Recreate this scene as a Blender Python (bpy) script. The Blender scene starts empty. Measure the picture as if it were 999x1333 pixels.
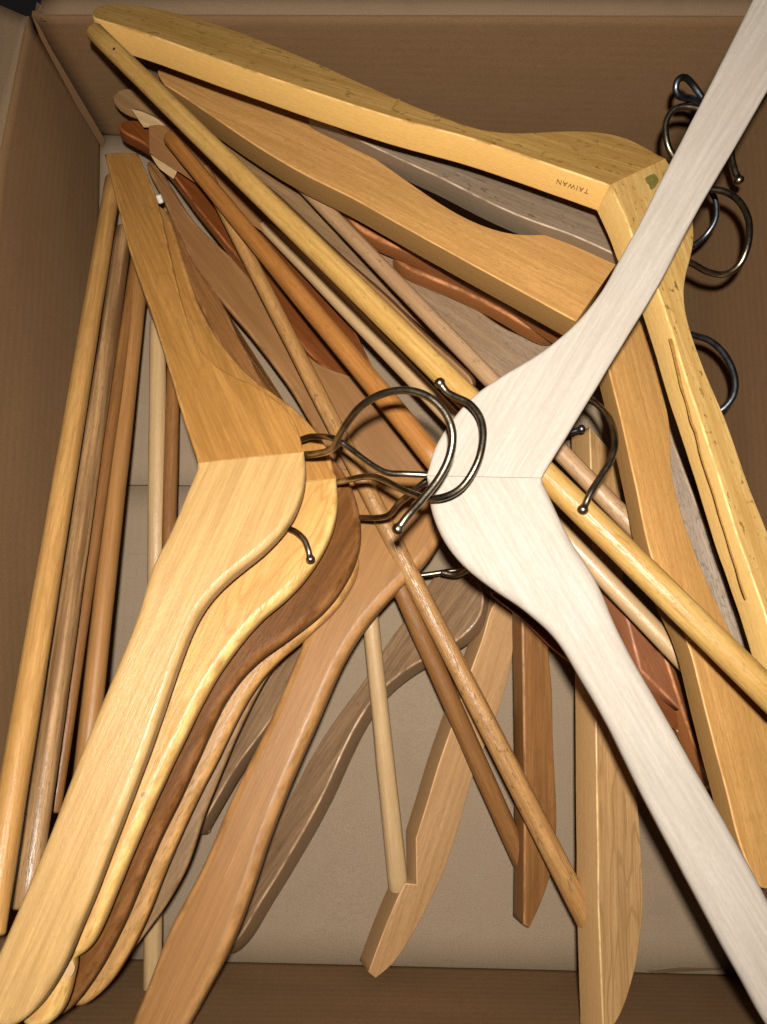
import bpy, bmesh, math, random
from mathutils import Vector, Matrix, noise
random.seed(7)
S = bpy.context.scene
COL = S.collection
CM = 0.01
# ------------------------------------------------------------------ camera
F_PX, PW, PH = 1000.0, 999.0, 1333.0        # focal length and size of the photograph, in its pixels
NAD = (535.0, 839.0)                        # where the box's upright edges meet
CAM_H = 48.0                                # camera height over the box floor, cm
dn = Vector((NAD[0]-PW/2, -(NAD[1]-PH/2), -F_PX)).normalized()     # straight down, in camera axes
zc = -dn
yc = Vector((0.012, 1, 0)); yc = (yc - yc.dot(zc)*zc).normalized()
xc = yc.cross(zc)
R = Matrix((xc, yc, zc))                    # camera axes -> world axes
CAMPOS = Vector((0, 0, CAM_H*CM))
cam = bpy.data.cameras.new('camera'); camo = bpy.data.objects.new('camera', cam); COL.objects.link(camo)
camo.matrix_world = Matrix.Translation(CAMPOS) @ R.to_4x4()
cam.sensor_fit = 'VERTICAL'; cam.sensor_height = 36.0; cam.lens = 36.0*F_PX/PH
cam.clip_start = 0.01; cam.clip_end = 20
S.camera = camo
# ------------------------------------------------------------------ light
w = bpy.data.worlds.new('World'); S.world = w; w.use_nodes = True
bg = w.node_tree.nodes['Background']; bg.inputs[0].default_value = (1.0, 0.86, 0.68, 1); bg.inputs[1].default_value = 0.006
fl = bpy.data.lights.new('flash', 'AREA'); fl.shape = 'DISK'; fl.size = 0.014; fl.energy = 3.85; fl.color = (1.0, 0.955, 0.86)
flo = bpy.data.objects.new('flash', fl); COL.objects.link(flo)
flo.location = CAMPOS + R @ Vector((0.001, 0.027, 0.045))
flo.rotation_euler = camo.matrix_world.to_euler()
S.view_settings.view_transform = 'Standard'; S.view_settings.look = 'None'
S.view_settings.exposure = 0.0; S.view_settings.gamma = 1.0

# ------------------------------------------------------------------ placing
def ray(px, py):
    return (R @ Vector((px-PW/2, -(py-PH/2), -F_PX)))
def P(px, py, h):
    """the point at height h (cm above the box floor) that stands at this place of the photograph"""
    d = ray(px, py); t = (h*CM - CAMPOS.z)/d.z
    return CAMPOS + d*t
class Plane:
    def __init__(s, a, b, c):
        s.p = P(*a); n = (P(*b)-s.p).cross(P(*c)-s.p).normalized()
        if n.dot(CAMPOS-s.p) < 0: n = -n
        s.n = n
    def at(s, px, py, off=0.0):
        d = ray(px, py); t = (s.p + s.n*off - CAMPOS).dot(s.n)/d.dot(s.n)
        return CAMPOS + d*t

# ------------------------------------------------------------------ materials
class NT:
    def __init__(s, name):
        s.m = bpy.data.materials.new(name); s.m.use_nodes = True
        s.t = s.m.node_tree; s.N = s.t.nodes; s.b = s.N['Principled BSDF']
    def n(s, typ, **kw):
        x = s.N.new(typ)
        for k, v in kw.items():
            if k.startswith('i_'):
                k = k[2:]; x.inputs[int(k) if k.isdigit() else k.replace('_', ' ')].default_value = v
            else: setattr(x, k, v)
        return x
    def l(s, a, b): s.t.links.new(a, b)
    def ramp(s, src, stops, interp='LINEAR'):
        r = s.n('ShaderNodeValToRGB'); r.color_ramp.interpolation = interp
        e = r.color_ramp.elements
        while len(e) < len(stops): e.new(0.5)
        for q, (p, c) in zip(e, stops):
            q.position = p; q.color = (c, c, c, 1) if isinstance(c, (int, float)) else (*c, 1)
        s.l(src, r.inputs[0]); return r.outputs[0]
    def mix(s, fac, a, b, mode='MIX'):
        x = s.n('ShaderNodeMix', data_type='RGBA', blend_type=mode)
        for i, v in ((0, fac), (6, a), (7, b)):
            if isinstance(v, (int, float)): x.inputs[i].default_value = v
            elif isinstance(v, tuple): x.inputs[i].default_value = (*v, 1)
            else: s.l(v, x.inputs[i])
        return x.outputs[2]
    def math(s, op, a, b=0.0):
        x = s.n('ShaderNodeMath', operation=op)
        for i, v in ((0, a), (1, b)):
            if isinstance(v, (int, float)): x.inputs[i].default_value = v
            else: s.l(v, x.inputs[i])
        return x.outputs[0]

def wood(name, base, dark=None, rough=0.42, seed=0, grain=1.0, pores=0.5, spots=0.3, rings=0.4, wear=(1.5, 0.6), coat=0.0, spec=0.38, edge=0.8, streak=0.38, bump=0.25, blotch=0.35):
    """base and dark are the wood's own colours; the grain runs along the object's X axis"""
    if dark is None: dark = tuple(c*k for c, k in zip(base, (0.62, 0.52, 0.42)))
    base = tuple(k*x**1.13 for x, k in zip(base, (1.09, 1.08, 1.05))); dark = tuple(k*x**1.12 for x, k in zip(dark, (0.82, 0.86, 0.82)))
    g = NT(name); m = g.m
    tc = g.n('ShaderNodeTexCoord')
    oi = g.n('ShaderNodeObjectInfo')
    off = g.n('ShaderNodeVectorMath', operation='ADD')
    rv = g.n('ShaderNodeCombineXYZ'); 
    g.l(g.math('MULTIPLY', oi.outputs['Random'], 3.7), rv.inputs[0]); g.l(g.math('MULTIPLY', oi.outputs['Random'], 1.9), rv.inputs[1])
    rv.inputs[2].default_value = seed*0.37
    g.l(tc.outputs['Object'], off.inputs[0]); g.l(rv.outputs[0], off.inputs[1])
    def mapped(sx, sy, sz):
        q = g.n('ShaderNodeMapping'); q.inputs['Scale'].default_value = (sx, sy, sz); g.l(off.outputs[0], q.inputs[0]); return q.outputs[0]
    # broad figure: wandering growth rings cut along the length
    n0 = g.n('ShaderNodeTexNoise', i_Scale=1.0, i_Detail=2.0, i_Distortion=0.3); g.l(mapped(9, 55, 55), n0.inputs['Vector'])
    wv = g.math('SINE', g.math('MULTIPLY', n0.outputs['Fac'], 62.0))
    ring = g.ramp(wv, [(0.0, 0.0), (0.62, 0.12), (0.98, 1.0)])
    # long fibres
    n1 = g.n('ShaderNodeTexNoise', i_Scale=1.0, i_Detail=5.0, i_Roughness=0.62); g.l(mapped(26, 620*grain, 620*grain), n1.inputs['Vector'])
    fib = g.ramp(n1.outputs['Fac'], [(0.36, 0.0), (0.66, 1.0)])
    # short pores and flecks
    n2 = g.n('ShaderNodeTexNoise', i_Scale=1.0, i_Detail=2.0); g.l(mapped(230, 2100*grain, 2100*grain), n2.inputs['Vector'])
    por = g.ramp(n2.outputs['Fac'], [(0.56, 0.0), (0.70, 1.0)])
    # blotches and handling marks
    n3 = g.n('ShaderNodeTexNoise', i_Scale=1.0, i_Detail=4.0, i_Roughness=0.6); g.l(mapped(24, 60, 60), n3.inputs['Vector'])
    blo = g.ramp(n3.outputs['Fac'], [(0.34, 0.0), (0.68, 1.0)])
    n4 = g.n('ShaderNodeTexNoise', i_Scale=1.0, i_Detail=3.0, i_Roughness=0.7); g.l(mapped(170, 330, 330), n4.inputs['Vector'])
    spo = g.ramp(n4.outputs['Fac'], [(0.595, 0.0), (0.67, 1.0)])
    c = g.mix(g.math('MULTIPLY', fib, 0.62), base, dark)
    c = g.mix(g.math('MULTIPLY', ring, rings*0.75), c, dark)
    c = g.mix(g.math('MULTIPLY', blo, blotch), c, tuple(min(1, x*y) for x, y in zip(base, (0.70, 0.60, 0.48))))
    c = g.mix(g.math('MULTIPLY', por, pores*0.55), c, tuple(x*0.55 for x in dark))
    c = g.mix(g.math('MULTIPLY', spo, spots*0.7), c, tuple(x*0.4 for x in dark))
    n6 = g.n('ShaderNodeTexNoise', i_Scale=1.0, i_Detail=3.0, i_Roughness=0.75); g.l(mapped(420, 900, 900), n6.inputs['Vector'])
    mo = g.ramp(n6.outputs['Fac'], [(0.36, 0.0), (0.64, 1.0)])
    c = g.mix(g.math('MULTIPLY', mo, 0.28), c, tuple(x*0.62 for x in base))
    n7 = g.n('ShaderNodeTexNoise', i_Scale=1.0, i_Detail=2.0, i_Roughness=0.5, i_Distortion=0.8); g.l(mapped(34, 1300, 1300), n7.inputs['Vector'])
    scr = g.math('MULTIPLY', g.ramp(n7.outputs['Fac'], [(0.70, 0.0), (0.74, 1.0)]), g.ramp(n3.outputs['Fac'], [(0.50, 0.0), (0.60, 1.0)]))
    c = g.mix(g.math('MULTIPLY', scr, 0.5), c, tuple(min(0.8, x*1.25+0.06) for x in base))
    n8 = g.n('ShaderNodeTexNoise', i_Scale=1.0, i_Detail=3.0, i_Roughness=0.55); g.l(mapped(7, 190, 190), n8.inputs['Vector'])
    c = g.mix(g.math('MULTIPLY', g.ramp(n8.outputs['Fac'], [(0.40, 0.0), (0.62, 1.0)]), streak), c, dark)
    # sawn, barer edge faces; edge also paints their shade into the colour
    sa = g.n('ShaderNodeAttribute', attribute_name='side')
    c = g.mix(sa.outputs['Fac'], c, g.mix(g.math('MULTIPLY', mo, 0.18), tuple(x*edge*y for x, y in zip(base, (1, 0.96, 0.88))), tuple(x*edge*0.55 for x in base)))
    # rubbed edges
    at = g.n('ShaderNodeAttribute', attribute_name='wear')
    n5 = g.n('ShaderNodeTexNoise', i_Scale=1.0, i_Detail=4.0, i_Roughness=0.7); g.l(mapped(70, 160, 160), n5.inputs['Vector'])
    wf = g.math('MULTIPLY', at.outputs['Fac'], g.ramp(n5.outputs['Fac'], [(0.38, 0.0), (0.60, 1.0)]))
    c = g.mix(g.math('MULTIPLY', wf, wear[1]), c, tuple(min(0.85, x*wear[0]+0.03) for x in base))
    g.l(c, g.b.inputs['Base Color'])
    rr = g.math('ADD', g.math('MULTIPLY', n3.outputs['Fac'], 0.22), rough-0.10)
    g.l(g.math('ADD', rr, g.math('MULTIPLY', por, 0.15)), g.b.inputs['Roughness'])
    g.b.inputs['Specular IOR Level'].default_value = spec
    if coat: g.b.inputs['Coat Weight'].default_value = coat; g.b.inputs['Coat Roughness'].default_value = 0.16
    hgt = g.math('ADD', g.math('MULTIPLY', fib, 0.5), g.math('MULTIPLY', n4.outputs['Fac'], 1.2))
    hgt = g.math('SUBTRACT', hgt, g.math('MULTIPLY', por, 0.8))
    bp = g.n('ShaderNodeBump', i_Strength=bump, i_Distance=0.0005); g.l(hgt, bp.inputs['Height']); g.l(bp.outputs[0], g.b.inputs['Normal'])
    return m

def cardboard(name, base=(0.33, 0.205, 0.118), lines=0.5, mark=0.4, flute=(0, 1)):
    g = NT(name)
    tc = g.n('ShaderNodeTexCoord')
    def nz(scale, det, sc=(1, 1, 1), rough=0.6):
        q = g.n('ShaderNodeMapping'); q.inputs['Scale'].default_value = sc; g.l(tc.outputs['Object'], q.inputs[0])
        x = g.n('ShaderNodeTexNoise', i_Scale=scale, i_Detail=det, i_Roughness=rough); g.l(q.outputs[0], x.inputs['Vector']); return x.outputs['Fac']
    a = nz(1500, 3, (0.7, 1, 1)); b = nz(14, 5); d = nz(70, 4); e = nz(420, 3, (0.12, 1, 1)); f = nz(9, 3, (1, 1, 1), 0.8)
    dark = tuple(c*k for c, k in zip(base, (0.66, 0.6, 0.55)))
    light = tuple(min(1, c*k) for c, k in zip(base, (1.22, 1.25, 1.3)))
    c = g.mix(g.math('ADD', g.math('MULTIPLY', g.ramp(a, [(0.30, 0.0), (0.72, 1.0)]), 0.62), 0.16), light, dark)
    c = g.mix(g.math('MULTIPLY', g.ramp(b, [(0.35, 0.0), (0.7, 1.0)]), 0.25), c, tuple(x*0.8 for x in base))
    c = g.mix(g.math('MULTIPLY', g.ramp(d, [(0.45, 0.0), (0.75, 1.0)]), 0.12), c, light)
    c = g.mix(g.math('MULTIPLY', g.ramp(e, [(0.58, 0.0), (0.72, 1.0)]), 0.22), c, dark)
    c = g.mix(g.math('MULTIPLY', g.ramp(f, [(0.60, 0.0), (0.66, 1.0)]), mark*0.4), c, tuple(x*0.62 for x in base))
    g.l(c, g.b.inputs['Base Color']); g.b.inputs['Roughness'].default_value = 0.82; g.b.inputs['Specular IOR Level'].default_value = 0.25
    wv = g.n('ShaderNodeTexWave', wave_type='BANDS', bands_direction='X' if flute[0] else 'Y', i_Scale=58.0, i_Distortion=0.5); g.l(tc.outputs['Object'], wv.inputs['Vector'])
    h = g.math('ADD', g.math('MULTIPLY', a, 0.5), g.math('MULTIPLY', wv.outputs['Fac'], lines*0.8)); h = g.math('ADD', h, g.math('MULTIPLY', d, 0.2))
    bp = g.n('ShaderNodeBump', i_Strength=0.22, i_Distance=0.0005); g.l(h, bp.inputs['Height']); g.l(bp.outputs[0], g.b.inputs['Normal'])
    return g.m

def metal(name, col, rough=0.28):
    g = NT(name); tc = g.n('ShaderNodeTexCoord')
    x = g.n('ShaderNodeTexNoise', i_Scale=420.0, i_Detail=4.0, i_Roughness=0.7); g.l(tc.outputs['Object'], x.inputs['Vector'])
    y = g.n('ShaderNodeTexNoise', i_Scale=130.0, i_Detail=3.0); g.l(tc.outputs['Object'], y.inputs['Vector'])
    c = g.mix(g.ramp(y.outputs['Fac'], [(0.4, 0.0), (0.65, 1.0)]), col, tuple(k*0.55 for k in col))
    g.l(c, g.b.inputs['Base Color']); g.b.inputs['Metallic'].default_value = 1.0
    g.l(g.math('ADD', g.math('MULTIPLY', x.outputs['Fac'], 0.25), rough-0.1), g.b.inputs['Roughness'])
    bp = g.n('ShaderNodeBump', i_Strength=0.25, i_Distance=0.0003); g.l(x.outputs['Fac'], bp.inputs['Height']); g.l(bp.outputs[0], g.b.inputs['Normal'])
    return g.m
def plain(name, col, rough=0.6):
    g = NT(name); tc = g.n('ShaderNodeTexCoord'); x = g.n('ShaderNodeTexNoise', i_Scale=500.0, i_Detail=4.0); g.l(tc.outputs['Object'], x.inputs['Vector'])
    g.l(g.mix(g.ramp(x.outputs['Fac'], [(0.35, 0.0), (0.65, 1.0)]), col, tuple(k*0.7 for k in col)), g.b.inputs['Base Color']); g.b.inputs['Roughness'].default_value = rough
    return g.m

# ------------------------------------------------------------------ mesh helpers
def link(name, me, mat, parent, M):
    o = bpy.data.objects.new(name, me); COL.objects.link(o)
    if mat and not me.materials: me.materials.append(mat)
    if parent is not None:
        o.parent = parent
        pw = Matrix.Identity(4); q = parent; chain = []
        while q: chain.append(q.matrix_basis.copy()); q = q.parent
        for c in reversed(chain): pw = pw @ c
        o.matrix_basis = pw.inverted() @ M
    else: o.matrix_basis = M
    return o

def smooth_loop(pts, step):
    """closed outline in photograph pixels; a third value of 1 is a corner, 2 a corner with a crisp edge"""
    n = len(pts); out = []
    flag = [p[2] if len(p) > 2 else 0 for p in pts]; q = [Vector((p[0], p[1])) for p in pts]
    for i in range(n):
        j = (i+1) % n
        p1, p2 = q[i], q[j]
        p0 = p1 - (p2-p1)*0.5 if flag[i] else q[i-1]
        p3 = p2 + (p2-p1)*0.5 if flag[j] else q[(j+2) % n]
        L = (p2-p1).length; k = max(1, int(round(L/step)))
        if flag[i] and flag[j]: k = max(1, int(L/(step*4)))
        d01 = max((p1-p0).length, 1e-3)**0.5; d12 = max(L, 1e-3)**0.5; d23 = max((p3-p2).length, 1e-3)**0.5
        t1 = d01; t2 = t1+d12; t3 = t2+d23
        for a in range(k):
            t = t1 + (t2-t1)*a/k
            A1 = p0*((t1-t)/t1)+p1*(t/t1); A2 = p1*((t2-t)/(t2-t1))+p2*((t-t1)/(t2-t1)); A3 = p2*((t3-t)/(t3-t2))+p3*((t-t2)/(t3-t2))
            B1 = A1*((t2-t)/t2)+A2*(t/t2); B2 = A2*((t3-t)/(t3-t1))+A3*((t-t1)/(t3-t1))
            c = B1*((t2-t)/(t2-t1))+B2*((t-t1)/(t2-t1))
            crisp = (flag[i] == 2 and flag[j] == 2) or (a == 0 and flag[i] == 2)
            out.append((c, 0.12 if crisp else 1.0))
    m = len(out); fl_ = []
    for c, r in out: fl_.append(c)
    fixed = set()
    acc = 0
    for i in range(n):
        if flag[i]:
            k = min(range(m), key=lambda a: (fl_[a]-q[i]).length); fixed.add(k)
    if step >= 6:
        for it in range(7):
            nw = []
            for a in range(m):
                p, s_ = fl_[a-1], fl_[(a+1) % m]
                if a in fixed or out[a][1] < 0.5 or (fl_[a]-p).length > step*1.8 or (fl_[a]-s_).length > step*1.8: nw.append(fl_[a])
                else: nw.append(fl_[a]*0.5 + (p+s_)*0.25)
            fl_ = nw
    return [(c, o_[1]) for c, o_ in zip(fl_, out)]

def board(name, outline, plane, thick, bev, mat, parent, grain=None, step=9, rough_edge=0.00012, label=None):
    """a solid wooden piece: an outline on its own plane in space, a real thickness and rounded edges"""
    lp = smooth_loop(outline, step)
    W = [plane.at(c.x, c.y) for c, _ in lp]
    o = sum(W, Vector())/len(W)
    if grain: gx = plane.at(*grain[1]) - plane.at(*grain[0])
    else:
        far = max(W, key=lambda v: (v-o).length); gx = far - o
    X = gx.normalized(); Z = plane.n; Y = Z.cross(X).normalized(); X = Y.cross(Z)
    M = Matrix.Translation(o) @ Matrix((X, Y, Z)).transposed().to_4x4()
    pts = [Vector(((v-o).dot(X), (v-o).dot(Y))) for v in W]
    rad = [r for _, r in lp]
    area = sum(pts[i-1].x*pts[i].y - pts[i].x*pts[i-1].y for i in range(len(pts)))
    if area < 0: pts.reverse(); rad.reverse()
    n = len(pts); sd = random.random()*50
    for i in range(n):
        pts[i] = pts[i] + Vector((noise.noise(Vector((pts[i].x*90, pts[i].y*90, sd))), noise.noise(Vector((pts[i].x*90, pts[i].y*90, sd+9)))))*rough_edge*rad[i]
    nor = []
    for i in range(n):
        a = (pts[i]-pts[i-1]); b = (pts[(i+1) % n]-pts[i])
        a = a.normalized() if a.length > 1e-9 else b.normalized(); b = b.normalized() if b.length > 1e-9 else a
        na = Vector((a.y, -a.x)); nb = Vector((b.y, -b.x)); s = na+nb
        s = s.normalized() if s.length > 1e-6 else na
        nor.append(s/max(0.62, s.dot(na)))
    T = thick*CM; B = bev*CM
    prof = []
    for th in (0, 30, 60, 90): prof.append((1-math.sin(math.radians(th)), 1.0 if th == 90 else 1-math.cos(math.radians(th)), 0, 1.0 if th in (30, 60) else 0.0))
    for th in (90, 60, 30, 0): prof.append((1-math.sin(math.radians(th)), 1.0 if th == 90 else 1-math.cos(math.radians(th)), 1, 1.0 if th in (30, 60) else 0.0))
    bm = bmesh.new(); wl = bm.verts.layers.float.new('wear'); sl = bm.verts.layers.float.new('side'); rings = []
    for ins, dep, side, wr in prof:
        ring = []
        for i in range(n):
            r = min(B*rad[i], T*0.49)
            z = -r*dep if side == 0 else -(T - r*dep)
            p = pts[i] - nor[i]*r*ins
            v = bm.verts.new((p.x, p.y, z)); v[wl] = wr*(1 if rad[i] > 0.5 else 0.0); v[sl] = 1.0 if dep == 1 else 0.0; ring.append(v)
        rings.append(ring)
    for a, b in zip(rings, rings[1:]):
        for i in range(n):
            j = (i+1) % n
            f = bm.faces.new((a[i], b[i], b[j], a[j])); f.smooth = True
    f = bm.faces.new(rings[0]); f.smooth = False
    f = bm.faces.new(list(reversed(rings[-1]))); f.smooth = False
    bmesh.ops.recalc_face_normals(bm, faces=bm.faces)
    bmesh.ops.triangulate(bm, faces=[f for f in bm.faces if len(f.verts) > 4])
    me = bpy.data.meshes.new(name); bm.to_mesh(me); bm.free()
    ob = link(name, me, mat, parent, M)
    if label: ob['label'] = label
    return ob

def rod(name, a, b, r, mat, parent, r2=None, nseg=26, sides=14, bow=0.0, cap=0.12, label=None):
    """round bar from a to b, both (px, py, height); r in cm"""
    A, Bp = P(*a), P(*b); L = (Bp-A).length; X = (Bp-A).normalized()
    Z = Vector((0, 0, 1)); Y = Z.cross(X).normalized(); Z = X.cross(Y)
    M = Matrix.Translation(A) @ Matrix((X, Y, Z)).transposed().to_4x4()
    r2 = r if r2 is None else r2
    bm = bmesh.new(); bm.verts.layers.float.new('wear'); rings = []; sd = random.random()*99
    ts = [0.0, 0.0] + [i/nseg for i in range(nseg+1)] + [1.0, 1.0]
    for k, t in enumerate(ts):
        rr = (r+(r2-r)*t)*CM; x = t*L
        if k == 0: x -= cap*CM; rr *= 0.72
        elif k == 1: x -= cap*CM*0.6; rr *= 0.92
        elif k == len(ts)-2: x += cap*CM*0.6; rr *= 0.92
        elif k == len(ts)-1: x += cap*CM; rr *= 0.72
        rr *= 1+0.025*noise.noise(Vector((x*60, sd, 0)))
        dy = bow*CM*math.sin(math.pi*t) + 0.0002*noise.noise(Vector((x*30, sd, 5)))
        rings.append([bm.verts.new((x, dy+rr*math.cos(2*math.pi*i/sides), rr*math.sin(2*math.pi*i/sides))) for i in range(sides)])
    for p, q in zip(rings, rings[1:]):
        for i in range(sides):
            j = (i+1) % sides; bm.faces.new((p[i], q[i], q[j], p[j])).smooth = True
    bm.faces.new(rings[0]); bm.faces.new(list(reversed(rings[-1])))
    bmesh.ops.recalc_face_normals(bm, faces=bm.faces)
    me = bpy.data.meshes.new(name); bm.to_mesh(me); bm.free()
    ob = link(name, me, mat, parent, M)
    if label: ob['label'] = label
    return ob

def wire(name, pts, r, mat, parent, ball=1.55, sides=12, sub=7):
    """bent wire through (px, py, height) points, r in cm, with a small ball on its last end"""
    W = [P(*p) for p in pts]; path = []
    for i in range(len(W)-1):
        p1, p2 = W[i], W[i+1]; p0 = W[i-1] if i else p1*2-p2; p3 = W[i+2] if i+2 < len(W) else p2*2-p1
        for k in range(sub):
            t = k/sub
            path.append(0.5*((2*p1)+(p2-p0)*t+(2*p0-5*p1+4*p2-p3)*t*t+(3*p1-p0-3*p2+p3)*t**3))
    path.append(W[-1]); RR = [r*CM]*len(path)
    if ball:
        d = (path[-1]-path[-2]).normalized(); R0 = r*CM; e = path[-1]; b = R0*ball
        for x, q in ((0.25, 1.05), (0.6, ball*0.75), (1.1, ball*0.97), (1.7, ball), (2.3, ball*0.85), (2.7, ball*0.5), (2.85, 0.1)):
            path.append(e+d*R0*x); RR.append(R0*q)
    o = W[0].copy(); bm = bmesh.new(); rings = []; T = None; U = None
    for i, p in enumerate(path):
        t = (path[min(i+1, len(path)-1)]-path[max(i-1, 0)]).normalized()
        if U is None: U = t.orthogonal().normalized()
        else: U = (U - t*U.dot(t)).normalized()
        V = t.cross(U)
        rings.append([bm.verts.new(p-o+(U*math.cos(a)+V*math.sin(a))*RR[i]) for a in [2*math.pi*k/sides for k in range(sides)]])
    for p, q in zip(rings, rings[1:]):
        for i in range(sides):
            j = (i+1) % sides; bm.faces.new((p[i], q[i], q[j], p[j])).smooth = True
    bm.faces.new(rings[0]); bm.faces.new(list(reversed(rings[-1])))
    bmesh.ops.recalc_face_normals(bm, faces=bm.faces)
    me = bpy.data.meshes.new(name); bm.to_mesh(me); bm.free()
    return link(name, me, mat, parent, Matrix.Translation(o))

def hanger(label, at, group='wooden clothes hangers heaped in the box'):
    o = bpy.data.objects.new('clothes_hanger', None); COL.objects.link(o); o.location = P(*at); o.empty_display_size = 0.02
    o['label'] = label; o['category'] = 'hanger'; o['group'] = group
    return o

# ------------------------------------------------------------------ palette
CARD = cardboard('cardboard_wall_shaded', (0.182, 0.100, 0.045))  # same board as the floor, darkened to paint in the walls' grazing shade
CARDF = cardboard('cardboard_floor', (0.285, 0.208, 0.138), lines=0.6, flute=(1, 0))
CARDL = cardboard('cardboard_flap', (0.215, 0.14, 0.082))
WHITE = wood('pale_maple', (0.455, 0.402, 0.366), (0.405, 0.345, 0.305), streak=0.03, rough=0.55, seed=1, pores=0.06, spots=0.08, rings=0.14, bump=0.12, blotch=0.22, spec=0.2, wear=(1.0, 0.2))
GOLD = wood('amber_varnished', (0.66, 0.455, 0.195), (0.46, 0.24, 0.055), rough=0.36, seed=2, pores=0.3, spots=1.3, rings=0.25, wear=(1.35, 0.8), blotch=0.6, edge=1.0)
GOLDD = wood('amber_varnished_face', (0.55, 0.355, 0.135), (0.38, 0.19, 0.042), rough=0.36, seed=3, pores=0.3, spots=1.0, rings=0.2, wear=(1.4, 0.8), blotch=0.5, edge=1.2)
GOLDB = wood('amber_varnished_bar', (0.60, 0.40, 0.155), (0.38, 0.19, 0.045), rough=0.34, seed=33, pores=0.5, spots=0.5, rings=0.35, blotch=0.95, bump=0.3)
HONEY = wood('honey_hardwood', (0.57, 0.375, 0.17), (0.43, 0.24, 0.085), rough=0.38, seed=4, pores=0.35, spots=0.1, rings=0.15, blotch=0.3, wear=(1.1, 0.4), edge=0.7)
HONEYD = wood('honey_hardwood_shaded', (0.50, 0.27, 0.088), (0.33, 0.155, 0.04), rough=0.36, seed=5, pores=0.35, spots=0.1, rings=0.35, blotch=0.3)  # darker honey copy: the dimness of the deep upper arms is painted in
ASH = wood('golden_ash', (0.66, 0.40, 0.155), (0.48, 0.25, 0.07), rough=0.36, seed=6, pores=0.7, spots=0.1, rings=0.8, blotch=0.3)
BROWN = wood('chestnut_stain', (0.215, 0.095, 0.028), (0.115, 0.045, 0.013), spec=0.08, rough=0.42, seed=7, pores=0.6, spots=0.2, rings=0.5, wear=(1.6, 0.6))
BEECHT = wood('flecked_beech', (0.50, 0.285, 0.105), (0.33, 0.16, 0.05), rough=0.45, seed=8, pores=1.0, spots=0.6, rings=0.3, grain=0.6)
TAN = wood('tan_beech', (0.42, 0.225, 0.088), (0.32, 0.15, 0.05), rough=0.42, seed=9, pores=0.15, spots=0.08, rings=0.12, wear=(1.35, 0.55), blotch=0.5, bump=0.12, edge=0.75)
TAND = wood('shaded_tan_beech', (0.33, 0.175, 0.075), (0.26, 0.13, 0.05), rough=0.45, seed=32, pores=0.15, spots=0.08, rings=0.25, blotch=0.6, bump=0.12)  # darkened copy of the tan beech, shade of deep upper arms in its colour
DUSK = wood('dull_umber', (0.32, 0.195, 0.095), (0.17, 0.095, 0.045), rough=0.5, seed=31, pores=0.2, spots=0.1, rings=0.2)
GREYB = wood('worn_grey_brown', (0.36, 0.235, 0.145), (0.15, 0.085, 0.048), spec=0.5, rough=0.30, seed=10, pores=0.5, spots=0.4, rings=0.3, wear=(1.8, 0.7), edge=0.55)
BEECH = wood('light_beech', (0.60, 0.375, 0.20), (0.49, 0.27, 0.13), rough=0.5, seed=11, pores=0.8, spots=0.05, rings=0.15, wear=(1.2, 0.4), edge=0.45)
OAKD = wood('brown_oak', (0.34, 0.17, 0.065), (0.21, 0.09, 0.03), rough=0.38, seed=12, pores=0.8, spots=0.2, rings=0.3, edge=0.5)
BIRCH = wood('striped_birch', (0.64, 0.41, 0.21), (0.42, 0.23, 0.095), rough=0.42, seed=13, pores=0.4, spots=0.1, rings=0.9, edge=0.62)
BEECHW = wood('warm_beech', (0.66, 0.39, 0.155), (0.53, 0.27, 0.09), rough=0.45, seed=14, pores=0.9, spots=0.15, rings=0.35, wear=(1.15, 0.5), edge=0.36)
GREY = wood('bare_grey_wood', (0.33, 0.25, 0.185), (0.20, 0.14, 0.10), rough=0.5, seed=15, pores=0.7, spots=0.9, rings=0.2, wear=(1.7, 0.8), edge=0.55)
RED = wood('red_mahogany', (0.235, 0.080, 0.022), (0.13, 0.038, 0.010), rough=0.30, seed=16, pores=0.3, spots=0.1, rings=0.3, wear=(1.9, 0.8), coat=0.5)
REDP = wood('pink_mahogany', (0.38, 0.165, 0.085), (0.24, 0.09, 0.04), rough=0.42, seed=17, pores=0.5, spots=0.2, rings=0.2, wear=(1.6, 0.8))
COPPER = wood('glossy_copper_brown', (0.32, 0.135, 0.052), (0.18, 0.06, 0.02), rough=0.28, seed=18, pores=0.3, spots=0.1, rings=0.2, wear=(1.9, 0.9), coat=0.5)
R_HONEY = wood('bar_honey', (0.60, 0.36, 0.145), (0.38, 0.18, 0.05), spec=0.5, rough=0.33, seed=19, pores=0.4, rings=0.4, spots=0.1, blotch=0.5)
R_ASH = wood('bar_ash', (0.54, 0.34, 0.175), (0.20, 0.10, 0.045), spec=0.5, rough=0.33, seed=20, pores=1.0, streak=0.9, rings=0.15, spots=0.2)
R_ORANGE = wood('bar_orange', (0.47, 0.225, 0.07), (0.30, 0.115, 0.028), spec=0.5, rough=0.33, seed=21, pores=0.6, rings=0.3, spots=0.3)
R_CREAM = wood('bar_cream', (0.62, 0.43, 0.25), (0.50, 0.34, 0.18), spec=0.5, rough=0.33, seed=22, pores=0.2, rings=0.2, spots=0.1)
R_PINK = wood('bar_pink', (0.52, 0.35, 0.21), (0.40, 0.22, 0.12), spec=0.5, rough=0.33, seed=23, pores=0.3, rings=0.2, spots=0.9)
R_WORN = wood('bar_worn', (0.56, 0.33, 0.14), (0.27, 0.125, 0.04), spec=0.5, rough=0.33, seed=24, pores=0.6, rings=0.4, spots=1.0, blotch=0.8, bump=0.5)
STEEL = metal('dark_nickel', (0.33, 0.275, 0.20), 0.30)
STEELB = metal('blued_steel', (0.17, 0.19, 0.22), 0.36)
INK = plain('black_ink', (0.13, 0.07, 0.02), 0.7)
GREEN = plain('green_sticker', (0.20, 0.16, 0.04), 0.5)
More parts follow.
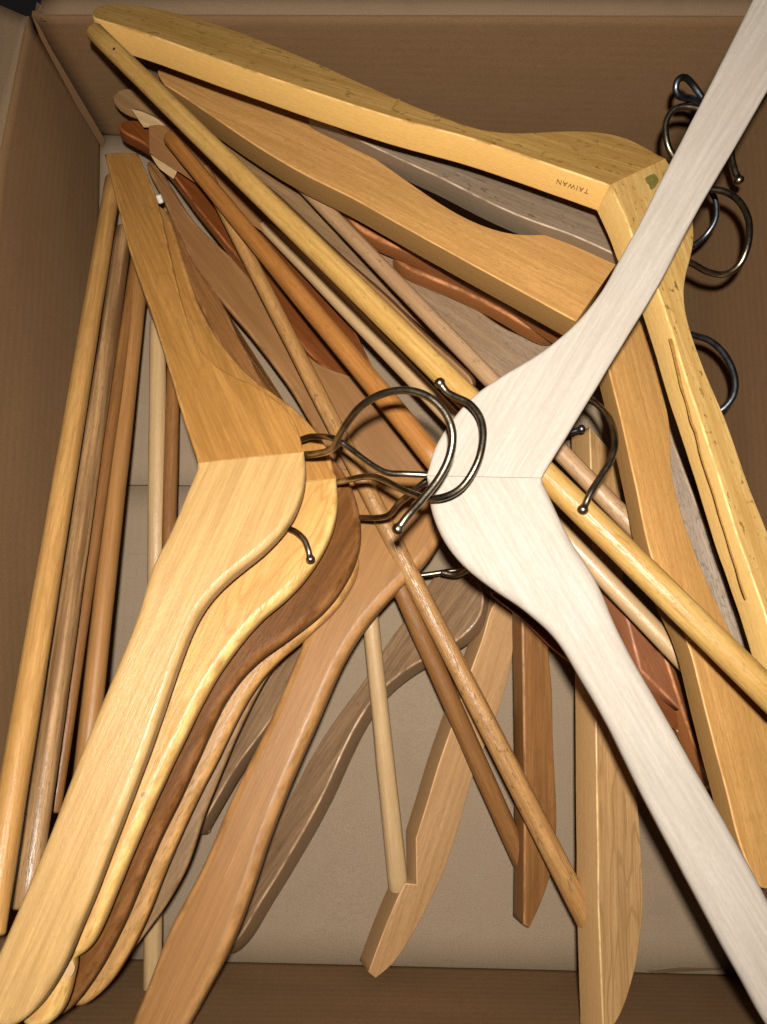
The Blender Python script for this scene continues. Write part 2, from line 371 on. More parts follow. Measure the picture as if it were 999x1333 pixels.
PLASTIC = plain('cream_plug', (0.75, 0.70, 0.62), 0.5)
DARKT = plain('dark_tabletop', (0.012, 0.011, 0.010), 0.7)
GLUE = plain('dark_glue', (0.42, 0.22, 0.055), 0.4)
HOLE = plain('hole_dark', (0.03, 0.012, 0.004), 0.9)

# ------------------------------------------------------------------ surface and box
me = bpy.data.meshes.new('tabletop'); me.from_pydata([(-2, -2, 0), (2, -2, 0), (2, 2, 0), (-2, 2, 0)], [], [(0, 1, 2, 3)])
tt = link('tabletop', me, DARKT, None, Matrix.Translation((0, 0, -0.012))); tt['kind'] = 'structure'

box = bpy.data.objects.new('cardboard_box', None); COL.objects.link(box); box.location = (0, 0, -0.006)
box['label'] = 'open brown cardboard box holding the heap of wooden hangers'; box['category'] = 'box'
RH = 9.3
def panel(name, rows, thick, mat, out, label=None, wob=0.0006, nu=30, nv=12):
    """cardboard sheet: rows = two lists of world points (lower edge, upper edge), thickened away from the inside"""
    def along(L, t):
        seg = t*(len(L)-1); i = min(int(seg), len(L)-2); return L[i].lerp(L[i+1], seg-i)
    A, B = rows; grid = []; sd = random.random()*40
    out = out.normalized(); bm = bmesh.new()
    o = (A[0]+A[-1]+B[0]+B[-1])/4
    X = (A[-1]-A[0]).normalized(); Y = ((B[0]+B[-1])-(A[0]+A[-1])); Y = (Y-X*Y.dot(X)).normalized(); Z = X.cross(Y)
    M = Matrix.Translation(o) @ Matrix((X, Y, Z)).transposed().to_4x4(); Mi = M.inverted()
    for s in (0, 1):
        g = []
        for j in range(nv+1):
            row = []
            for i in range(nu+1):
                p = along(A, i/nu).lerp(along(B, i/nu), j/nv)
                edge = min(1, 4*min(i/nu, 1-i/nu), 4*min(j/nv, 1-j/nv)+0.15)
                p = p + out*(wob*edge*noise.noise(Vector((i*0.21, j*0.4, sd)))) + out*s*thick*CM
                row.append(bm.verts.new(Mi @ p))
            g.append(row)
        grid.append(g)
    for s in (0, 1):
        for j in range(nv):
            for i in range(nu):
                g = grid[s]; f = bm.faces.new((g[j][i], g[j][i+1], g[j+1][i+1], g[j+1][i])); f.smooth = True
    a, b = grid
    for i in range(nu):
        bm.faces.new((a[0][i], a[0][i+1], b[0][i+1], b[0][i])); bm.faces.new((a[nv][i], a[nv][i+1], b[nv][i+1], b[nv][i]))
    for j in range(nv):
        bm.faces.new((a[j][0], a[j+1][0], b[j+1][0], b[j][0])); bm.faces.new((a[j][nu], a[j+1][nu], b[j+1][nu], b[j][nu]))
    bmesh.ops.recalc_face_normals(bm, faces=bm.faces)
    me = bpy.data.meshes.new(name); bm.to_mesh(me); bm.free()
    ob = link(name, me, mat, box, M)
    if label: ob['label'] = label
    return ob
TL, TR, BL, BR = P(131, 176, 0), P(868, 215, 0), P(122, 1247, 0), P(958, 1269, 0)
dz = Vector((0, 0, -1))
ml, mr = P(118, 631, 0), P(904, 640, 0)
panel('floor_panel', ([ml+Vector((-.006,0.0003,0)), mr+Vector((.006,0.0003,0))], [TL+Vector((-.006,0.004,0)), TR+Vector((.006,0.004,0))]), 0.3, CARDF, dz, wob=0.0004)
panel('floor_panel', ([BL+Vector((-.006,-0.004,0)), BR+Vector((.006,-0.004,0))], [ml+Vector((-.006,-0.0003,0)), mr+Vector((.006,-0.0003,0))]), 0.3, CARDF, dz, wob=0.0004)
rTL, rL2, rL3, rL4 = P(38, 21, RH), P(-1, 208, RH+0.3), P(-50, 700, RH+0.3), P(-10, 1375, RH)
rTR, rBR = P(1006, 22, RH), P(1090, 1378, RH)
low = Vector((0, 0, -0.0025))
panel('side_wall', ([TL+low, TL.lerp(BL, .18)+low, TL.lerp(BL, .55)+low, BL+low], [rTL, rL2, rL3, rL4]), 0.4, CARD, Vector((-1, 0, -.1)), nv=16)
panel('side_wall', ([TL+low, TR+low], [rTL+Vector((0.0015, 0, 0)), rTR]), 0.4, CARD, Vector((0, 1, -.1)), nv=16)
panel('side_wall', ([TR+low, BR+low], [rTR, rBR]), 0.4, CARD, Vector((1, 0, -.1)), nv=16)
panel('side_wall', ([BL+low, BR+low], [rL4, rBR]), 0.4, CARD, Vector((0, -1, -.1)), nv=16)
# flaps folded outwards over the rims
fz = Vector((0, 0, 0.0008))
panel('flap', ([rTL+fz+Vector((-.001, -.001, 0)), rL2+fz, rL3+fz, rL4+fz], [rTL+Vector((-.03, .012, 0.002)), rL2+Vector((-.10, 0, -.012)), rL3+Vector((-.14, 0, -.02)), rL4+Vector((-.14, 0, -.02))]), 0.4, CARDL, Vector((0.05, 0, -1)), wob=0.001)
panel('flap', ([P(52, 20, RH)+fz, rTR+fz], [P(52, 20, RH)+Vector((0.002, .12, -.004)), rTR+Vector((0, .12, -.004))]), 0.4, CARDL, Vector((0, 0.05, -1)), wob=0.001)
# glued corner tab: a narrow strip of board down the back left corner
ct = Plane((44, 28, 9.0), (133, 182, 0.4), (60, 28, 9.1))
board('corner_tab', [(43, 24, 1), (49, 27), (58, 50), (92, 108), (137, 184, 1), (134, 194, 1), (104, 144), (59, 66)], Plane((44, 28, 9.0), (133, 186, 0.4), (58, 34, 8.75)), 0.12, 0.03, CARD, box, grain=((44, 28), (133, 186)))
def shred(pts, h, name='torn_paper'):
    board(name, pts, Plane((pts[0][0], pts[0][1], h), (pts[1][0], pts[1][1], h+.15), (pts[2][0], pts[2][1], h-.1)), 0.04, 0.01, CARDL, box, step=3)
shred([(48, 2, 1), (53, 8, 1), (51, 13, 1), (57, 16, 1), (53, 20, 1), (60, 27, 1), (50, 27, 1), (46, 14, 1)], 9.45)
shred([(842, 1264, 1), (885, 1259, 1), (941, 1260, 1), (940, 1269, 1), (896, 1267, 1), (862, 1270, 1)], 0.25)
for x, y, h in ((111, 94, 4.8), (131, 102, 4.4), (140, 115, 3.8), (124, 119, 3.7), (109, 127, 3.2), (134, 124, 3.5)):
    a = random.random()*6; r = 2.2
    shred([(x+r*1.5*math.cos(a), y+r*1.5*math.sin(a), 1), (x+r*math.cos(a+2), y+r*math.sin(a+2), 1), (x+r*math.cos(a+4), y+r*.6*math.sin(a+4), 1)], h, 'paper_fleck')

# ------------------------------------------------------------------ hangers, deepest first
def arm(o, outline, plane, mat, thick=1.2, bev=0.22, grain=None, name='arm', **k):
    pl = plane if isinstance(plane, Plane) else Plane(*plane)
    ob = board(name, outline, pl, thick, bev, mat, o, grain=grain, **k)
    return pl, ob

# grey brown hanger lying lowest in the middle
o = hanger('dark grey-brown hanger on the box floor, round hub showing below the white hub', (590, 790, 2))
arm(o, [(540, 790, 2), (580, 735), (612, 745), (632, 772), (628, 802), (602, 830), (556, 856), (512, 884), (478, 920), (450, 970), (418, 1040), (374, 1118), (334, 1182), (304, 1230), (280, 1250), (285, 1215), (330, 1130), (372, 1050), (405, 985), (440, 930), (475, 885), (505, 835)],
    ((540, 800, 2.4), (622, 795, 4.2), (300, 1235, 3.6)), GREYB, bev=0.12, grain=((560, 840), (330, 1170)))
wire('hook', [(520, 752, 4.3), (556, 748, 4.4), (582, 744, 4.5), (597, 742, 4.6)], 0.15, STEEL, o)
wire('hook', [(575, 745, 5.6), (592, 748, 5.8), (604, 744, 6.2), (618, 735, 6.6)], 0.17, STEEL, o, ball=1.4)

# lower arms behind the brown stack
o = hanger('mauve-brown hanger whose short curved arm shows just left of the tan hanger arm', (350, 920, 2))
arm(o, [(455, 770), (405, 805), (371, 845), (342, 889), (316, 944), (288, 1006), (262, 1068), (250, 1096), (262, 1076), (280, 1044), (310, 994), (338, 958), (370, 910), (450, 830)],
    ((440, 800, 3.8), (262, 1076, 3.6), (330, 880, 2.8)), GREYB, thick=1.2, bev=0.10, grain=((420, 820), (270, 1070)))

# light beech with notch
o = hanger('light beech hanger standing on its notched arm tip in the lower middle of the box', (490, 1268, 1))
arm(o, [(640, 780), (636, 810), (614, 872), (590, 942), (560, 1035), (542, 1092, 1), (543, 1152, 1), (528, 1150, 1), (515, 1175), (480, 1266, 1), (489, 1274, 1), (507, 1262), (540, 1212), (574, 1145), (596, 1082), (616, 1010), (650, 922), (666, 868), (667, 800), (680, 775)],
    ((636, 830, 3.6), (664, 845, 2.7), (490, 1265, 3.0)), BEECH, thick=1.2, bev=0.07, grain=((640, 830), (500, 1260)))
rod('bar', (480, 780, 4.6), (519, 1156, 2.6), 0.46, R_CREAM, o, r2=0.56)

# brown oak
o = hanger('brown oak hanger with pointed arm tip hanging straight down beside the yellow-brown bar', (684, 1208, 1))
arm(o, [(679, 780, 1), (681, 880), (683, 1000), (682, 1204, 1), (690, 1209, 1), (702, 1184), (717, 1142), (725, 1092), (725, 1040), (721, 974), (715, 860), (714, 780, 1)],
    ((680, 830, 5.0), (716, 830, 4.45), (686, 1205, 4.2)), OAKD, thick=1.25, bev=0.12, grain=((690, 800), (690, 1180)))
rod('bar', (506, 730, 6.3), (680, 1122, 3.2), 0.52, OAKD, o)

# red hangers, right side
o = hanger('dark red mahogany hanger pinched under the lower white arm, with a cream bar end', (760, 870, 4))
arm(o, [(632, 770), (700, 785), (765, 825), (836, 868), (866, 902), (893, 938, 1), (880, 952, 1), (836, 925), (775, 885), (738, 862), (690, 815)],
    ((640, 775, 6.2), (930, 1010, 6.5), (760, 835, 6.7)), RED, thick=1.0, bev=0.2, grain=((650, 780), (900, 980)))
arm(o, [(880, 951, 1), (894, 938, 1), (908, 957), (917, 990), (914, 1001), (900, 984)], ((880, 951, 6.6), (894, 938, 6.8), (914, 1000, 6.5)), R_CREAM, thick=0.8, bev=0.15, name='arm_end')
o = hanger('pink-red mahogany hanger with a broad flat face between white arm and warm beech arm', (850, 860, 6))
arm(o, [(780, 730, 1), (823, 796), (860, 842), (879, 885), (886, 924, 1), (834, 872, 1), (817, 806, 1)],
    ((800, 770, 7.0), (880, 930, 7.4), (866, 850, 6.6)), REDP, thick=1.2, bev=0.14, grain=((800, 770), (885, 930)))
arm(o, [(862, 842, 1), (880, 868), (902, 945), (936, 1028, 1), (919, 1001), (898, 950), (886, 915)], ((868, 838, 6.9), (930, 1015, 6.8), (905, 900, 6.3)), COPPER, thick=0.9, bev=0.15)
o = hanger('orange-brown hanger whose thin arm runs beside the lower white arm, right edge of the box', (930, 1060, 5))
arm(o, [(850, 900), (890, 950), (922, 990), (950, 1045), (975, 1105), (992, 1150), (975, 1145), (940, 1090), (900, 1020), (862, 950)],
    ((850, 900, 5.6), (985, 1140, 6.0), (945, 1020, 5.8)), R_ORANGE, thick=1.2, bev=0.2)

# striped birch hanger: lower arm, bar E and upper arm
o = hanger('striped birch hanger, square-edged arm standing right of centre, holding the long spotted bar', (770, 1200, 4))
arm(o, [(768, 556, 1), (774, 780), (776, 930), (779, 1116), (781, 1216), (786, 1352, 1), (800, 1338), (820, 1290), (833, 1230), (838, 1175), (836, 1120), (831, 1045), (825, 1000), (818, 900), (812, 760), (808, 600, 1)],
    ((770, 640, 5.4), (783, 1300, 8.2), (832, 1120, 6.1)), BIRCH, thick=1.55, bev=0.08, grain=((785, 600), (800, 1300)))
arm(o, [(193, 163, 1), (207, 160), (330, 230), (430, 322), (540, 425), (620, 500), (600, 520), (500, 440), (400, 345), (275, 252), (194, 200, 1)],
    ((200, 163, 6.4), (620, 505, 6.2), (275, 252, 5.9)), TAND, thick=1.0, bev=0.1, grain=((200, 180), (600, 500)))
rod('bar', (266, 222, 7.0), (772, 1212, 6.5), 0.40, R_WORN, o, r2=0.58)

# taupe hanger
o = hanger('taupe hanger with a grained hub tucked under the upper white arm, below the copper-brown hangers', (640, 440, 3))
arm(o, [(140, 126), (150, 115), (168, 112), (205, 132), (320, 190), (395, 238), (480, 300), (520, 336), (590, 382), (660, 432), (740, 455), (760, 520), (640, 505), (612, 487), (560, 436), (430, 325), (215, 168), (150, 142)],
    ((150, 120, 5.6), (700, 450, 4.8), (430, 320, 4.6)), DUSK, thick=1.1, bev=0.12, grain=((150, 130), (660, 470)))
arm(o, [(170, 141, 1), (191, 143), (206, 156, 1), (216, 166, 1), (200, 163), (187, 166, 1), (178, 152)], ((170, 141, 6.2), (214, 165, 6.2), (187, 166, 5.8)), R_CREAM, thick=0.6, bev=0.05, name='arm_end')
wire('hook', [(730, 566, 5.5), (742, 563, 5.8), (752, 560, 6.0)], 0.16, STEELB, o)

# red mahogany upper left
o = hanger('glossy red mahogany hanger with blunt tip near the back left corner', (160, 180, 3))
arm(o, [(143, 163), (152, 155), (172, 152), (193, 158), (250, 205), (320, 270), (398, 360), (468, 442), (495, 510), (440, 492), (395, 452), (333, 366), (250, 262), (215, 215), (192, 186), (165, 175)],
    ((145, 164, 5.0), (440, 480, 4.6), (320, 270, 4.2)), RED, thick=1.0, bev=0.15, grain=((150, 165), (450, 480)))

board('chipped_wood', [(195, 199, 1), (231, 222, 1), (226, 233, 1), (206, 217)], Plane((195, 200, 5.5), (231, 223, 5.4), (206, 217, 5.2)), 0.05, 0.01, R_CREAM, o, step=4)
# copper-brown glossy pair
o = hanger('upper of two glossy copper-brown hangers stacked under the warm beech arm', (600, 350, 4))
arm(o, [(440, 255), (460, 292), (490, 310), (572, 344), (660, 386), (722, 430), (790, 470), (800, 450), (735, 400), (600, 320), (500, 262)],
    ((490, 310, 6.9), (722, 430, 7.4), (600, 325, 6.6)), COPPER, thick=1.2, bev=0.25, grain=((460, 290), (730, 430)))
wire('hook', [(745, 480, 7.0), (762, 515, 9.0), (778, 527, 11.5), (794, 545, 14.0), (801, 575, 15.2), (795, 600, 15.5), (784, 618, 15.6), (770, 640, 15.8), (762, 657, 15.8)], 0.155, STEEL, o)
o = hanger('lower of two glossy copper-brown hangers stacked under the warm beech arm', (620, 380, 3))
arm(o, [(505, 325), (518, 342), (592, 374), (650, 402), (712, 436), (716, 440), (740, 430), (650, 375), (560, 335)],
    ((518, 342, 5.8), (712, 436, 6.3), (600, 360, 5.5)), COPPER, thick=1.0, bev=0.2, grain=((510, 335), (710, 435)))

# tan hanger
o = hanger('tan hanger with rounded edge, long lower arm reaching the bottom edge', (520, 690, 5))
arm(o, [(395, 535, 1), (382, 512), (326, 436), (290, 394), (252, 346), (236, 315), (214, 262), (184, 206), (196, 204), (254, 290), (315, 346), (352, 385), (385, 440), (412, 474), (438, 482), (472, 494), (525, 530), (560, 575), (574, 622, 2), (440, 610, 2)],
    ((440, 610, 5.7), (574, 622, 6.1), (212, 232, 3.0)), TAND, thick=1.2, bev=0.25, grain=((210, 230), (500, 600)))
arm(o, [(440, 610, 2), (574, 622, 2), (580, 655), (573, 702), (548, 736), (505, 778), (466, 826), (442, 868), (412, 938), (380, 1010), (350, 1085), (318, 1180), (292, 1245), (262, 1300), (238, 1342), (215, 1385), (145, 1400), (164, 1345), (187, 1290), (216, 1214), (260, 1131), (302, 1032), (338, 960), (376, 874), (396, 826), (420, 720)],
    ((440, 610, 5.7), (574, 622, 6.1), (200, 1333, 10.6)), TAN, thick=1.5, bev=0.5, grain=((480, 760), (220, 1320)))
rod('bar', (206, 420, 3.6), (199, 1292, 3.0), 0.50, R_CREAM, o, label='pale round bar')

# stack at left, lowest first
o = hanger('dark narrow hanger lowest in the left stack, beneath the flecked beech arm', (300, 980, 4))
arm(o, [(470, 740), (440, 788), (385, 838), (347, 882), (330, 914), (308, 960), (288, 1008), (264, 1066), (244, 1130), (216, 1180), (177, 1232), (150, 1262), (120, 1290), (140, 1200), (240, 1000), (340, 820), (400, 720)],
    ((380, 720, 6.0), (460, 740, 5.6), (150, 1280, 8.6)), DUSK, thick=1.1, bev=0.25)
rod('bar', (226, 480, 3.0), (218, 800, 4.6), 0.42, OAKD, o)
o = hanger('flecked beech hanger fourth in the left stack, its speckled rounded edge showing', (280, 1000, 6))
arm(o, [(470, 720), (450, 778), (395, 832), (362, 860), (342, 880), (326, 904), (306, 940), (288, 978), (250, 1052), (216, 1128), (182, 1212), (161, 1251), (135, 1290), (98, 1318), (80, 1300), (150, 1180), (240, 980), (330, 800), (400, 700)],
    ((360, 720, 8.0), (465, 720, 7.6), (100, 1310, 11.8)), BEECHT, thick=1.2, bev=0.4)
rod('bar', (189, 300, 3.0), (100, 1100, 10.4), 0.53, TAN, o)
o = hanger('chestnut-brown hanger third in the left stack, scuffed edge curving round its hub', (400, 780, 8))
arm(o, [(330, 560), (420, 580), (456, 625), (470, 670), (470, 712), (450, 758), (424, 793), (376, 831), (328, 866), (298, 902), (280, 936), (262, 976), (230, 1046), (203, 1100), (182, 1149), (146, 1230), (112, 1287), (84, 1322), (50, 1335), (60, 1270), (130, 1150), (230, 950), (310, 750)],
    ((320, 660, 10.1), (470, 680, 9.5), (80, 1318, 14.0)), BROWN, thick=1.3, bev=0.45, grain=((400, 800), (90, 1300)))
arm(o, [(330, 560, 1), (300, 480), (240, 350), (212, 268), (224, 276), (247, 335), (286, 386), (315, 445), (337, 492), (420, 580, 1)],
    ((320, 560, 9.0), (420, 580, 9.2), (218, 262, 2.6)), OAKD, thick=1.1, bev=0.2, grain=((210, 265), (400, 560)))
wire('hook', [(450, 674, 8.9), (470, 674, 9.2), (503, 672, 10.8), (520, 655, 11.9), (540, 638, 12.9), (560, 622, 13.4), (600, 590, 13.5)], 0.155, STEEL, o, ball=0)
rod('bar', (183, 300, 3.0), (70, 1055, 11.8), 0.34, OAKD, o)
o = hanger('golden ash hanger second in the left stack, right under the honey-coloured one', (400, 700, 10))
PA = Plane((290, 640, 11.7), (438, 622, 11.2), (80, 1300, 16.2))
arm(o, [(290, 640, 2), (438, 622, 2), (441, 648), (432, 692), (404, 741), (374, 776), (340, 802), (319, 826), (299, 852), (278, 882), (260, 916), (234, 968), (210, 1018), (174, 1098), (146, 1165), (117, 1230), (108, 1245), (94, 1249, 1), (97, 1262), (90, 1275, 1), (78, 1316), (62, 1338), (30, 1345), (20, 1310), (70, 1200), (180, 950), (250, 740)],
    PA, ASH, thick=1.2, bev=0.42, grain=((370, 720), (90, 1300)))
arm(o, [(290, 640, 2), (270, 560), (235, 430), (205, 330), (192, 262), (212, 262), (236, 326), (254, 382), (277, 429), (306, 467), (330, 492), (375, 522), (410, 556), (430, 590), (438, 622, 2)],
    ((290, 640, 11.7), (438, 622, 11.2), (200, 262, 4.0)), HONEYD, thick=1.2, bev=0.3, grain=((205, 270), (350, 600)))
rod('bar', (162, 300, 3.4), (33, 1180, 14.8), 0.52, R_ASH, o, label='coarse striped ash bar')
rod('plug', (207, 256, 4.4), (209, 262, 4.2), 0.2, PLASTIC, o, nseg=3)
wire('hook', [(425, 627, 10.7), (440, 628, 10.9), (456, 624, 12.6), (480, 620, 13.7), (498, 624, 14.6), (530, 640, 15.9), (565, 649, 17.0), (598, 637, 17.6), (620, 606, 17.9), (629, 572, 17.9), (626, 545, 17.8), (612, 526, 17.6), (594, 517, 17.4), (583, 511, 17.3), (577, 504, 17.3)], 0.155, STEEL, o)

PA2 = Plane((290, 640, 11.73), (438, 622, 11.23), (80, 1300, 16.23))
board('chipped_wood', [(82, 1250, 1), (95, 1251, 1), (97, 1262), (90, 1273), (81, 1270), (73, 1275, 1), (76, 1262)], PA2, 0.03, 0.01, R_CREAM, o, step=3)
board('knot_hole', [(191, 1029), (191, 1036), (185, 1042), (180, 1040), (182, 1032), (187, 1028)], PA2, 0.03, 0.01, R_CREAM, o, step=2)
board('knot_hole', [(189, 1031), (187, 1037), (184, 1038), (184, 1033)], Plane((290, 640, 11.76), (438, 622, 11.26), (80, 1300, 16.26)), 0.03, 0.01, GLUE, o, step=2)
# honey hanger on top of the left stack
o = hanger('honey-coloured hanger on top of the left stack, hook reaching over the white hub', (330, 600, 12))
PU = Plane((258, 602, 14.2), (396, 588, 13.6), (157, 200, 4.8))
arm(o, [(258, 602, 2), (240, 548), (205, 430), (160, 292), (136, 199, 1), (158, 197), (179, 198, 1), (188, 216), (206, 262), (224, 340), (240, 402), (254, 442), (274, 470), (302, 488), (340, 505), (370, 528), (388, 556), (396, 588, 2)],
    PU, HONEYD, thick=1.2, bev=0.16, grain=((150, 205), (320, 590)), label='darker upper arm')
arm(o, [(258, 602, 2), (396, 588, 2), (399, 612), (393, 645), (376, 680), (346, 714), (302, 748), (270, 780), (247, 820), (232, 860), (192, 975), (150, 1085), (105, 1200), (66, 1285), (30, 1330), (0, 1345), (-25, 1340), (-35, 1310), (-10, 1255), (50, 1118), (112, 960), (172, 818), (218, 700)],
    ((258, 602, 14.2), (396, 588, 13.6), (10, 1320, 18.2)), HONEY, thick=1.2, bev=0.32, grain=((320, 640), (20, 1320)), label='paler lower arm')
rod('bar', (148, 235, 3.0), (-14, 1215, 17.5), 0.52, R_HONEY, o, r2=0.60)
wire('hook', [(380, 592, 13.0), (396, 592, 13.2), (416, 590, 13.9), (433, 584, 15.2), (442, 568, 16.0), (454, 548, 16.8), (470, 529, 17.6), (495, 514, 18.3), (525, 508, 18.8), (555, 515, 19.1), (578, 535, 19.2), (589, 562, 19.2), (586, 592, 19.0), (572, 622, 18.7), (550, 650, 18.3), (532, 670, 18.0), (523, 682, 17.9)], 0.165, STEEL, o)

# grey hanger behind the amber one
o = hanger('bare grey-brown hanger with rough weathered edge, directly under the amber hanger', (640, 270, 5))
PG = Plane((472, 184, 9.2), (740, 304, 10.4), (640, 215, 9.3))
arm(o, [(395, 145), (430, 163), (472, 184), (576, 232), (660, 274), (740, 303), (850, 345), (860, 330), (830, 280), (700, 200), (500, 140)],
    PG, GREY, thick=1.3, bev=0.09, grain=((430, 165), (740, 300)))
arm(o, [(860, 520), (872, 560), (898, 630), (925, 705), (950, 780), (985, 870), (1010, 930), (980, 915), (935, 820), (890, 720), (868, 640), (850, 560)],
    ((870, 560, 9.0), (980, 900, 10.0), (850, 600, 8.6)), GREY, thick=1.2, bev=0.15)
rod('bar', (386, 233, 7.0), (850, 712, 9.8), 0.42, R_PINK, o, r2=0.50)

# warm beech hanger
o = hanger('warm beech hanger with wide fluted hub passing beneath the upper white arm', (760, 370, 9))
arm(o, [(196, 86), (215, 110, 1), (450, 252), (750, 418, 2), (812, 330, 2), (772, 309), (720, 304), (670, 305), (625, 292), (585, 272), (540, 242), (480, 200), (430, 168), (350, 128), (260, 98), (212, 88)],
    ((240, 130, 7.9), (750, 418, 11.6), (585, 272, 9.5)), BEECHW, thick=1.35, bev=0.08, grain=((240, 120), (740, 380)))
arm(o, [(790, 470, 1), (808, 541), (828, 630), (848, 723), (874, 790), (896, 836), (919, 925), (945, 1024), (978, 1130), (990, 1160), (1020, 1150), (1040, 1080), (1025, 990), (985, 880), (958, 835), (935, 787), (910, 730), (888, 669), (874, 615), (873, 552), (860, 500), (836, 418), (812, 370, 1)],
    ((808, 541, 11.0), (978, 1130, 13.0), (888, 669, 10.6)), BEECHW, thick=0.95, bev=0.08, grain=((820, 450), (990, 1120)))
rod('bar', (335, 280, 5.6), (918, 889, 9.5), 0.50, R_CREAM, o, label='cream round bar')

# orange bar hanger piece belongs to a hanger hidden by the others
o = hanger('hanger showing little but its orange-brown bar, under the amber bar', (400, 390, 8))
rod('bar', (222, 180, 7.4), (572, 604, 10.6), 0.44, R_ORANGE, o, r2=0.60)

# amber hanger
o = hanger('large amber-varnished hanger marked TAIWAN, spanning the back of the box', (800, 240, 9))
V3, O3 = (794, 241, 14.1), (866, 206, 12.8)
PB = Plane(V3, O3, (120, 22, 11.7))
arm(o, [(794, 241, 2), (624, 183), (499, 149), (300, 83), (165, 36), (124, 24, 1), (110, 24), (113, 12), (124, 6), (150, 4), (225, 15), (300, 37), (400, 76), (499, 120), (574, 150), (629, 169), (680, 173), (735, 170), (785, 172), (826, 184), (866, 206, 2)],
    PB, GOLDD, thick=1.5, bev=0.1, grain=((130, 25), (790, 230)))
PC = Plane(V3, O3, (1040, 920, 15.4))
arm(o, [(794, 241, 2), (866, 206, 2), (890, 238), (903, 280), (904, 325), (892, 362), (891, 395), (900, 432), (918, 482), (944, 542), (977, 636), (1003, 700), (1060, 860), (1090, 960), (1060, 985), (1030, 910), (998, 805), (958, 692), (935, 618), (916, 560), (894, 497), (874, 430), (850, 360), (820, 295)],
    PC, GOLD, thick=1.5, bev=0.1, grain=((820, 260), (1050, 930)))
ab = rod('bar', (124, 42, 12.2), (1020, 922, 15.9), 0.50, GOLDB, o, r2=0.64)
wire('hook', [(885, 335, 10.5), (905, 345, 11.0), (922, 354, 11.4), (944, 357, 12.0), (963, 344, 12.6), (974, 318, 13.0), (975, 288, 13.0), (964, 264, 12.8), (945, 250, 12.4), (922, 246, 12.0)], 0.165, STEEL, o, ball=0)
# lettering TAIWAN printed on the under edge of the back arm
arm_up = [c for c in o.children if c.name.startswith('arm')][0]
cu = bpy.data.curves.new('print', 'FONT'); cu.body = 'TAIWAN'; cu.size = 0.0036; cu.space_character = 1.25; cu.extrude = 0.00002
to = bpy.data.objects.new('tmp', cu); COL.objects.link(to); dg = bpy.context.evaluated_depsgraph_get()
tm = bpy.data.meshes.new_from_object(to.evaluated_get(dg)); bpy.data.objects.remove(to); bpy.data.curves.remove(cu)
rp = PB.at(772, 233.5); rq = PB.at(722, 217); X = (rq-rp).normalized(); Yd = -PB.n
Zn = X.cross(Yd).normalized()
if Zn.dot(CAMPOS-rp) < 0: print('FLIP text')
org = rp - PB.n*0.0052 + Zn*0.0005
link('lettering', tm, INK, arm_up, Matrix.Translation(org) @ Matrix((X, Yd, Zn)).transposed().to_4x4())
# nail holes in the amber bar
def disc(px, py, plane, r, mat, parent, name, off=0.0004):
    c = plane.at(px, py, off); n = plane.n; u = n.orthogonal().normalized(); v = n.cross(u)
    me = bpy.data.meshes.new(name); vs = [u*math.cos(a)*r+v*math.sin(a)*r for a in [2*math.pi*k/12 for k in range(12)]]
    me.from_pydata([(x.x, x.y, x.z) for x in vs], [], [list(range(12))]); return link(name, me, mat, parent, Matrix.Translation(c))

pbar = Plane((148, 60, 13.0), (985, 915, 16.35), (170, 40, 13.0))
for nm, hx, hy, hh, hr in (('nail_hole', 149, 64, 12.93, 0.0009), ('nail_hole', 984, 917, 0, 0.0014)):
    A_, B_ = P(124, 42, 12.2), P(1020, 922, 15.9); ax = (B_-A_).normalized(); d = ray(hx, hy).normalized()
    # where the sight line meets the round bar's surface
    t = 0.2; best = None
    for k in range(4000):
        p = CAMPOS + d*(0.2+k*0.0001); q = p-A_; u = q.dot(ax); rr = (0.50+0.14*u/(B_-A_).length)*CM
        if (q-ax*u).length < rr: best = (p, (q-ax*u).normalized()); break
    if best:
        p, nn = best; me = bpy.data.meshes.new(nm); uu = nn.orthogonal().normalized(); vv = nn.cross(uu)
        me.from_pydata([tuple(uu*math.cos(a)*hr+vv*math.sin(a)*hr*0.8) for a in [2*math.pi*k/12 for k in range(12)]], [], [list(range(12))])
        link(nm, me, HOLE, o, Matrix.Translation(p+nn*0.0003))
board('sticker', [(840, 232, 1), (846, 228), (853, 226, 1), (858, 234), (854, 243, 1), (848, 247), (845, 240), (842, 238, 1)], Plane((V3[0], V3[1], V3[2]+.04), (O3[0], O3[1], O3[2]+.04), (1040, 920, 15.44)), 0.03, 0.01, GREEN, o, step=3)
board('glue_stain', [(871, 441, 1), (874.5, 441), (881, 466), (889, 500), (894.5, 521), (900.5, 545), (907, 561), (912.5, 585), (917.8, 605), (929.2, 640), (942.2, 685), (956, 728), (972.5, 780, 1), (971.5, 780), (954.6, 728), (940.8, 685), (927.8, 641), (916.5, 606), (910.4, 586), (904.5, 562), (898, 546), (892, 521), (886, 501), (878, 468)], Plane((V3[0], V3[1], V3[2]+.008), (O3[0], O3[1], O3[2]+.008), (1040, 920, 15.408)), 0.02, 0.004, GLUE, o, step=4, rough_edge=0.0004)
board('crack', [(518, 128, 1), (521, 129), (514, 141), (510, 150, 1), (508, 150, 1), (511, 140)], Plane((V3[0], V3[1], V3[2]+.008), (O3[0], O3[1], O3[2]+.008), (120, 22, 11.708)), 0.02, 0.004, GLUE, o, step=3)
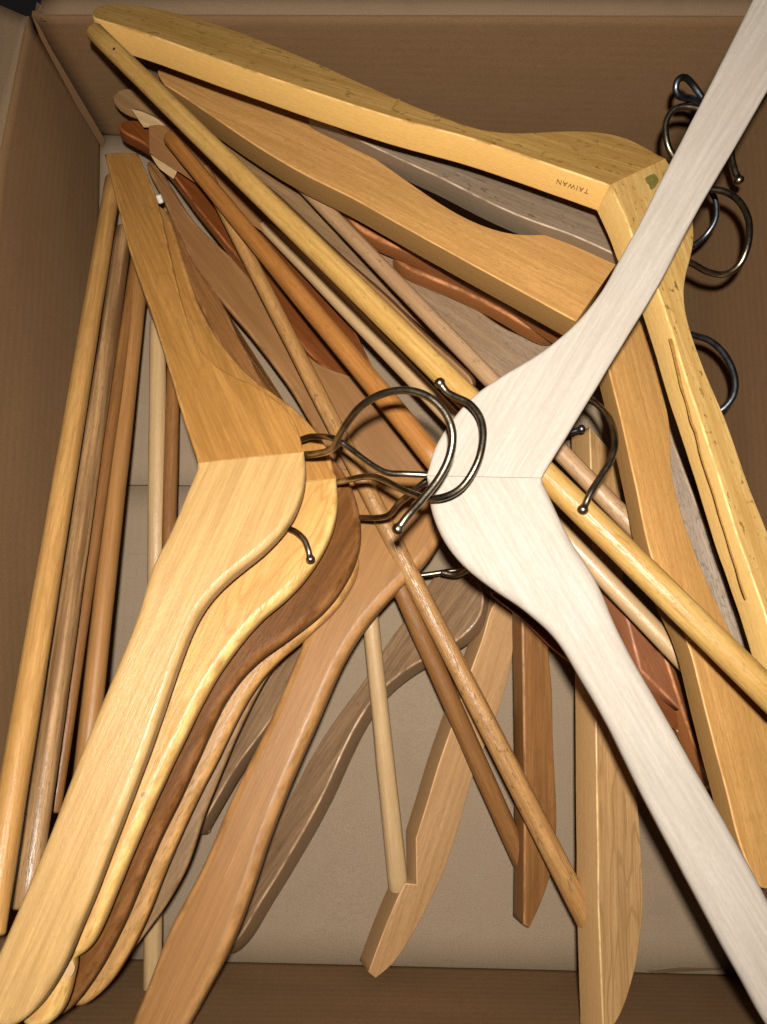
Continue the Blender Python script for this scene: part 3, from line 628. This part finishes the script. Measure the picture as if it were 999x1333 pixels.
# hooks standing against the far right wall
o = hanger('hanger hidden behind the upper white arm, its round hook leaning on the back wall', (880, 170, 9))
wire('hook', [(905, 258, 10.0), (884, 215, 11.0), (870, 190, 11.5), (867, 160, 11.8), (880, 141, 12.0), (905, 140, 12.0), (930, 152, 11.8), (950, 180, 11.4), (953, 205, 11.2), (957, 222, 11.2), (960, 229, 11.2)], 0.165, STEEL, o)
wire('hook', [(918, 140, 11.0), (900, 128, 11.6), (886, 126, 12.0), (880, 116, 12.3), (883, 104, 12.5), (892, 101, 12.4), (902, 110, 12.0), (915, 128, 11.6)], 0.17, STEELB, o, ball=0)
o = hanger('hanger hidden under the amber hub, only a thin dark hook showing right of it', (905, 300, 6))
wire('hook', [(890, 325, 7.5), (905, 318, 8.0), (920, 305, 8.6), (932, 285, 9.0), (932, 262, 9.2), (924, 246, 9.3)], 0.15, STEELB, o, ball=0)
o = hanger('hanger hidden under the amber right arm, its blue-grey hook looping out to the right', (930, 480, 6))
wire('hook', [(885, 432, 7.6), (905, 437, 8.2), (925, 444, 8.8), (944, 462, 9.2), (956, 488, 9.4), (956, 512, 9.4), (944, 530, 9.2), (930, 538, 9.0)], 0.175, STEELB, o, ball=0)

# white hanger on top
o = hanger('near-white maple hanger lying on top of the whole heap', (640, 620, 15))
arm(o, [(705, 622, 2), (800, 466), (860, 368), (900, 290), (999, 118), (1060, 10), (1090, -60), (1050, -90), (1000, -40), (984, -8), (940, 80), (872, 212), (808, 335), (776, 390), (738, 432), (700, 462), (655, 488), (612, 518), (582, 556), (563, 590), (556, 619, 2)],
    ((556, 619, 16.0), (705, 622, 16.4), (1030, -60, 18.6)), WHITE, thick=1.0, bev=0.14, grain=((1020, -40), (640, 590)))
arm(o, [(705, 622, 2), (556, 619, 2), (560, 660), (574, 698), (602, 736), (640, 766), (690, 800), (728, 836), (756, 884), (782, 926), (840, 1042), (900, 1155), (975, 1292), (1010, 1350), (1040, 1390), (1090, 1380), (1085, 1340), (999, 1168), (879, 952), (813, 836), (750, 716)],
    ((556, 619, 16.0), (705, 622, 16.4), (1060, 1370, 16.6)), WHITE, thick=1.0, bev=0.30, grain=((640, 660), (1040, 1350)))
wire('hook', [(570, 619, 15.5), (552, 618, 15.4), (530, 617, 15.4), (503, 615, 15.2), (480, 602, 14.9), (455, 583, 14.6), (440, 573, 14.5), (428, 569, 14.2), (412, 568, 13.2), (398, 570, 12.4), (370, 585, 11.9), (352, 620, 11.9), (352, 655, 12.0), (368, 683, 12.2), (385, 692, 12.6), (396, 702, 12.8), (401, 714, 12.9), (403, 722, 12.9)], 0.145, STEEL, o)
